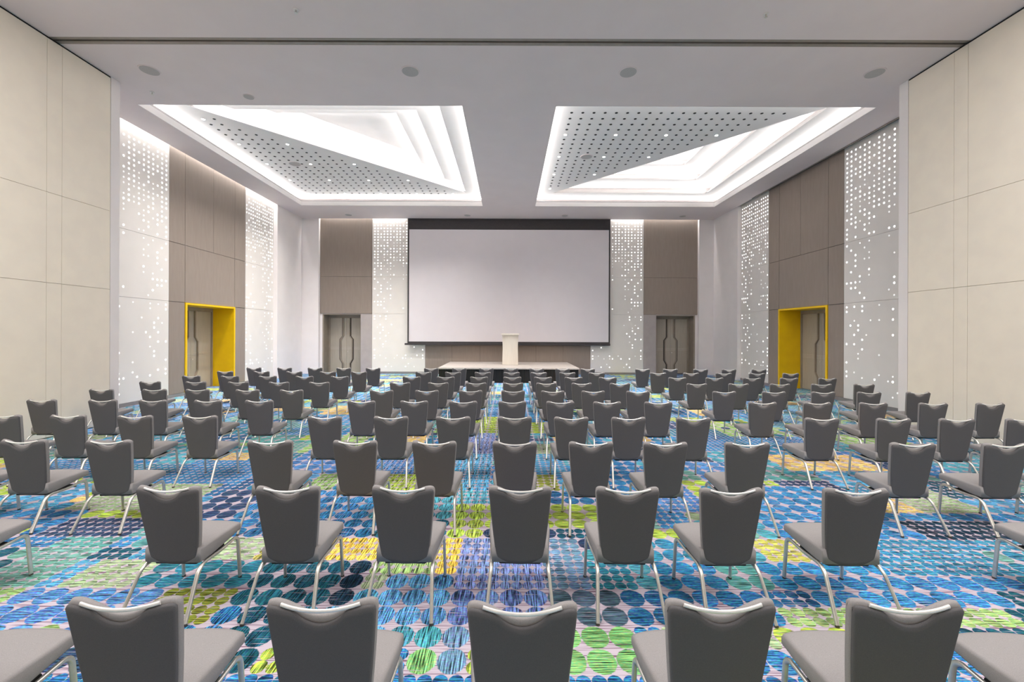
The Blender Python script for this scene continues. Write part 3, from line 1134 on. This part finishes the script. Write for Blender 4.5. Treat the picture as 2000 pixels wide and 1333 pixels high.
# ------------------------------------------------------------------ screen
scr = empty('projection_screen', (0, 20.45, 0))
m = MB()
m.box(-4.80, 4.80, -0.02, -0.004, 1.58, 6.97)
m.build('screen_cloth', M['screen'], scr)
m = MB()
m.box(-4.87, -4.80, -0.024, 0.0, 1.50, 7.46)
m.box(4.80, 4.87, -0.024, 0.0, 1.50, 7.46)
m.box(-4.80, 4.80, -0.024, 0.0, 6.97, 7.46)
m.box(-4.80, 4.80, -0.024, 0.0, 1.50, 1.58)
m.build('black_border', M['screenframe'], scr)
m = MB()
m.box(-5.0, 4.88, -0.045, 0.015, 1.41, 1.50)
m.build('weight_bar', M['screenframe'], scr, bevel=0.01)
m = MB()
m.box(-4.87, 4.87, -0.035, 0.03, 7.42, 7.495)
m.build('screen_housing', M['screenframe'], scr)
tag(scr, 'huge white projection screen with a black border hanging behind the stage', 'screen')

# ------------------------------------------------------------------ stage
stage = empty('stage', (0.0, 18.8, 0))
tag(stage, 'low platform stage with pale top and black skirting', 'stage')
for k in range(3):
    for r in range(2):
        m = MB()
        x0 = -2.82 + k * 1.88
        y0 = -1.8 + r * 1.82
        m.box(x0 + 0.002, x0 + 1.878, y0 + 0.002, y0 + 1.818, 0.555, 0.60)
        m.build('deck_panel', M['stage'], stage)
m = MB()
m.box(-2.83, 2.83, -1.815, -1.801, 0.55, 0.602)
m.box(-2.835, -2.821, -1.8, 1.84, 0.55, 0.602)
m.box(2.821, 2.835, -1.8, 1.84, 0.55, 0.602)
m.build('deck_edge', M['stage'], stage)
# pleated skirt
pl = []
n = 112
for i in range(n + 1):
    x = -2.80 + 5.60 * i / n
    pl.append((x, -1.77 - (0.012 if i % 2 else 0.0)))
pts = pl + [(2.80, 1.8), (-2.80, 1.8)]
m = MB()
nn = len(pts)
m.add([(p[0], p[1], 0.0) for p in pts] + [(p[0], p[1], 0.55) for p in pts],
      [(i, (i + 1) % nn, nn + (i + 1) % nn, nn + i) for i in range(nn)])
m.build('stage_skirt', M['black'], stage)

# ------------------------------------------------------------------ lectern
lec = empty('lectern', (0.07, 18.95, 0.606))
rows = 16
vs, fs = [], []
segs = 20
for k in range(rows + 1):
    t = k / rows
    z = 0.0 + 1.30 * t
    hw = 0.335 + 0.012 * math.cos(t * 3.0) + 0.035 * max(0.0, t - 0.55) ** 1.0 / 0.45
    bulge = 0.10 * (1 - 0.4 * t)
    ring = []
    for i in range(segs + 1):
        s = -1 + 2 * i / segs
        ring.append((s * hw, -0.20 - bulge * math.cos(s * math.pi / 2) + 0.03 * t, z))
    ring += [(hw, 0.22, z), (-hw, 0.22, z)]
    vs += ring
R_ = segs + 3
for k in range(rows):
    for i in range(R_):
        j = (i + 1) % R_
        fs.append((k * R_ + i, k * R_ + j, (k + 1) * R_ + j, (k + 1) * R_ + i))
fs.append(tuple(range(R_))[::-1])
fs.append(tuple(range(rows * R_, rows * R_ + R_)))
m = MB()
m.add(vs, fs)
m.build('lectern_body', M['lectern'], lec, smooth=True, angle=35)
m = MB()
m.add([(-0.385, -0.30, 1.301), (0.385, -0.30, 1.301), (0.385, 0.25, 1.301), (-0.385, 0.25, 1.301),
       (-0.385, -0.30, 1.38), (0.385, -0.30, 1.38), (0.385, 0.25, 1.33), (-0.385, 0.25, 1.33)],
      [(0, 3, 2, 1), (4, 5, 6, 7), (0, 1, 5, 4), (1, 2, 6, 5), (2, 3, 7, 6), (3, 0, 4, 7)])
m.build('reading_desk', M['lectern'], lec, bevel=0.012, smooth=True)
tag(lec, 'cream lectern with a curved front standing at the middle of the stage', 'lectern')

# ------------------------------------------------------------------ chairs


def slab(zt, zb, halfw, yback, thick, nx=34, nz=12, soft=0.014):
    """closed cushion-like sheet; zt(s), zb(s) give top and bottom for s in -1..1"""
    front, back = [], []
    for k in range(nz + 1):
        t = k / nz
        # crowd rows at both ends so the rims round off
        t = 0.5 - 0.5 * math.cos(math.pi * t)
        for i in range(nx + 1):
            u = -1 + 2 * i / nx
            s = 0.55 * math.sin(u * math.pi / 2) + 0.45 * u
            z = zb(s) + (zt(s) - zb(s)) * t
            x = s * halfw(z)
            dx = (1 - abs(s)) * halfw(z)
            dz = min(zt(s) - z, z - zb(s))
            d = min(dx, dz)
            q = min(1.0, d / soft)
            e = thick / 2 * math.sqrt(max(0.0, 1 - (1 - q) ** 2))
            y = yback(z, s)
            back.append((x, y + thick / 2 - e, z))
            front.append((x, y + thick / 2 + e, z))
    n = (nx + 1) * (nz + 1)
    fs = []
    for k in range(nz):
        for i in range(nx):
            a = k * (nx + 1) + i
            b, c, d = a + 1, a + nx + 2, a + nx + 1
            fs.append((a, b, c, d))
            fs.append((n + a, n + d, n + c, n + b))
    m = MB()
    m.add(back + front, fs)
    me_name = 'tmp'
    return m


def weld(o, dist=0.0006):
    bm = bmesh.new()
    bm.from_mesh(o.data)
    bmesh.ops.remove_doubles(bm, verts=bm.verts, dist=dist)
    bmesh.ops.recalc_face_normals(bm, faces=bm.faces)
    bm.to_mesh(o.data)
    bm.free()
    o.data.shade_smooth()


def smoothstep(a, b, x):
    t = max(0.0, min(1.0, (x - a) / (b - a)))
    return t * t * (3 - 2 * t)


def make_chair():
    root = empty('banquet_chair')

    def halfw(z):
        t = max(0.0, min(1.0, (z - 0.31) / 0.59))
        return 0.172 + 0.056 * t ** 0.9 - 0.012 * (1 - t) ** 4

    def lean(z, s):
        t = (z - 0.31) / 0.59
        return -0.150 - 0.085 * t ** 1.15 + 0.018 * s * s * (0.3 + 0.7 * max(t, 0))

    def corner(s, r=0.09, drop=0.026):
        q = max(0.0, abs(s) - (1 - r)) / r
        return drop * (1 - math.sqrt(max(0.0, 1 - q * q)))

    def ztop_panel(s):
        a = abs(s)
        z = 0.884 - 0.014 * smoothstep(0.9, 0.45, a)
        if a < 0.48:
            z -= 0.060 * (1 - (a / 0.48) ** 2) ** 0.85
        return z - corner(s)

    def ztop_pad(s):
        a = abs(s)
        z = 0.903 - 0.062 * smoothstep(0.82, 0.04, a)
        return z - corner(s, 0.16, 0.035)

    def zbot(s):
        return 0.312 + 0.020 * abs(s) ** 2 + corner(s, 0.30, 0.050)

    def zbot_pad(s):
        return 0.36 + corner(s, 0.1, 0.03)

    p = slab(ztop_panel, zbot, halfw, lambda z, s: lean(z, s), 0.020, soft=0.010)
    p = p.build('back_panel', M['fabric_shaded'], root)
    weld(p)
    p = slab(ztop_pad, zbot_pad, lambda z: halfw(z) + 0.003, lambda z, s: lean(z, s) + 0.015, 0.038, soft=0.019)
    p = p.build('backrest', M['fabric'], root)
    weld(p)
    # polished grab bar that bridges the scoop
    pts = []
    for i in range(13):
        s = -1 + i / 6
        pts.append((s * 0.160, lean(0.87, 0) + 0.010 - 0.004 + 0.014 * s * s, 0.868 + 0.020 * s * s))
    m = MB()
    m.tube(pts, 0.0085, 0.0065, seg=8, side=(0, 0, 1))
    m.build('grab_bar', M['chrome'], root, smooth=True, angle=60)
    # seat cushion
    vs, fs = [], []
    nx, ny = 14, 12
    top, bot = [], []
    for j in range(ny + 1):
        tj = 0.5 - 0.5 * math.cos(math.pi * j / ny)
        for i in range(nx + 1):
            s = -math.cos(math.pi * i / nx)
            y0 = -0.150
            y1 = 0.285 - 0.045 * abs(s) ** 3
            y = y0 + (y1 - y0) * tj
            hw = 0.205 + 0.035 * min(1.0, max(0.0, (y + 0.15) / 0.30))
            x = s * hw
            d = min((1 - abs(s)) * hw, (y1 - y) * 0.9, y - y0 + 0.02)
            q = min(1.0, d / 0.014)
            e = math.sqrt(max(0.0, 1 - (1 - q) ** 2))
            f = (y + 0.15) / 0.43
            zt = 0.437 + 0.022 * math.sin(min(1, f) * 1.5) - 0.010 * smoothstep(0.8, 1.0, f)
            th = 0.108 - 0.046 * smoothstep(0.1, 1.0, f)
            zm = zt - 0.016
            zb = zt - th
            top.append((x, y, zm + (zt - zm) * e))
            bot.append((x, y, (zb + 0.012) - 0.012 * e))
    n = (nx + 1) * (ny + 1)
    for k in range(ny):
        for i in range(nx):
            a = k * (nx + 1) + i
            b, c, d = a + 1, a + nx + 2, a + nx + 1
            fs.append((a, b, c, d))
            fs.append((n + a, n + d, n + c, n + b))
    rim = [i for i in range(nx + 1)] + [k * (nx + 1) + nx for k in range(1, ny + 1)] + \
          [ny * (nx + 1) + i for i in range(nx - 1, -1, -1)] + [k * (nx + 1) for k in range(ny - 1, 0, -1)]
    for a, b in zip(rim, rim[1:] + rim[:1]):
        fs.append((a, n + a, n + b, b))
    m = MB()
    m.add(top + bot, fs)
    p = m.build('seat', M['fabric'], root)
    weld(p)
    m = MB()
    m.prism([(-0.150, -0.125), (0.150, -0.125), (0.192, 0.0), (0.192, 0.12), (-0.192, 0.12), (-0.192, 0.0)], 0.303, 0.338)
    m.build('seat_pan', M['pan'], root, bevel=0.008)
    # tubular legs, one per corner
    for sx in (-1, 1):
        fr = arc([(sx * 0.232, 0.245, 0.012), (sx * 0.226, 0.222, 0.352), (sx * 0.207, 0.05, 0.318), (sx * 0.200, -0.02, 0.315)], 0.055, 6)
        m = MB()
        m.tube(fr, 0.0155, 0.0120, seg=8, side=(0, 1, 0) if False else (sx * 0.2, 1, 0.3))
        leg = m.build('leg', M['metal'], root, smooth=True, angle=60)
        m = MB()
        m.disc((sx * 0.232, 0.245, 0.0), 0.014, 0.014, 8)
        m.build('foot_glide', M['glide'], leg)
        rr = arc([(sx * 0.200, -0.022, 0.315), (sx * 0.206, -0.165, 0.318), (sx * 0.235, -0.335, 0.012)], 0.13, 7)
        m = MB()
        m.tube(rr, 0.0155, 0.0120, seg=8, side=(sx * 0.3, 1, 0.5))
        leg = m.build('leg', M['metal'], root, smooth=True, angle=60)
        m = MB()
        m.disc((sx * 0.235, -0.335, 0.0), 0.014, 0.014, 8)
        m.build('foot_glide', M['glide'], leg)
    return root


def copy_tree(o, parent=None, deep=True, level=0):
    c = o.copy()
    COL.objects.link(c)
    c.parent = parent
    for ch in o.children:
        if ch.name.startswith('foot_glide') and not deep:
            continue
        copy_tree(ch, c, deep, level + 1)
    return c


chair0 = make_chair()
ROWN = {0: 'row nearest the viewer', 9: 'row nearest the stage'}
for r in range(1, 5):
    ROWN[r] = '%s row from the viewer' % ORD[r]
for r in range(5, 9):
    ROWN[r] = '%s row from the stage' % ORD[9 - r]
used = False
rc = random.Random(5)
for r, LB, CB, RB in ROWS:
    for block, xs in (('left block', LB), ('centre block', CB), ('right block', RB)):
        for k, x in enumerate(xs):
            if block == 'left block':
                pos = '%s from the aisle' % ORD[len(xs) - 1 - k]
            elif block == 'right block':
                pos = '%s from the aisle' % ORD[k]
            else:
                pos = '%s from the left' % ORD[k]
            if used:
                c = copy_tree(chair0, None, deep=(r < 5))
            else:
                c = chair0
                used = True
            dy = {0: -0.02}.get(r, 0.0)
            c.location = (x, 1.74 + 1.275 * r + 0.222 + dy + rc.uniform(-0.012, 0.012), 0)
            c.rotation_euler = (0, 0, rad(rc.uniform(-1.6, 1.6)))
            tag(c, 'grey banquet chair, %s, %s, %s' % (block, ROWN[r], pos), 'chair', 'grey banquet chairs set out in rows')
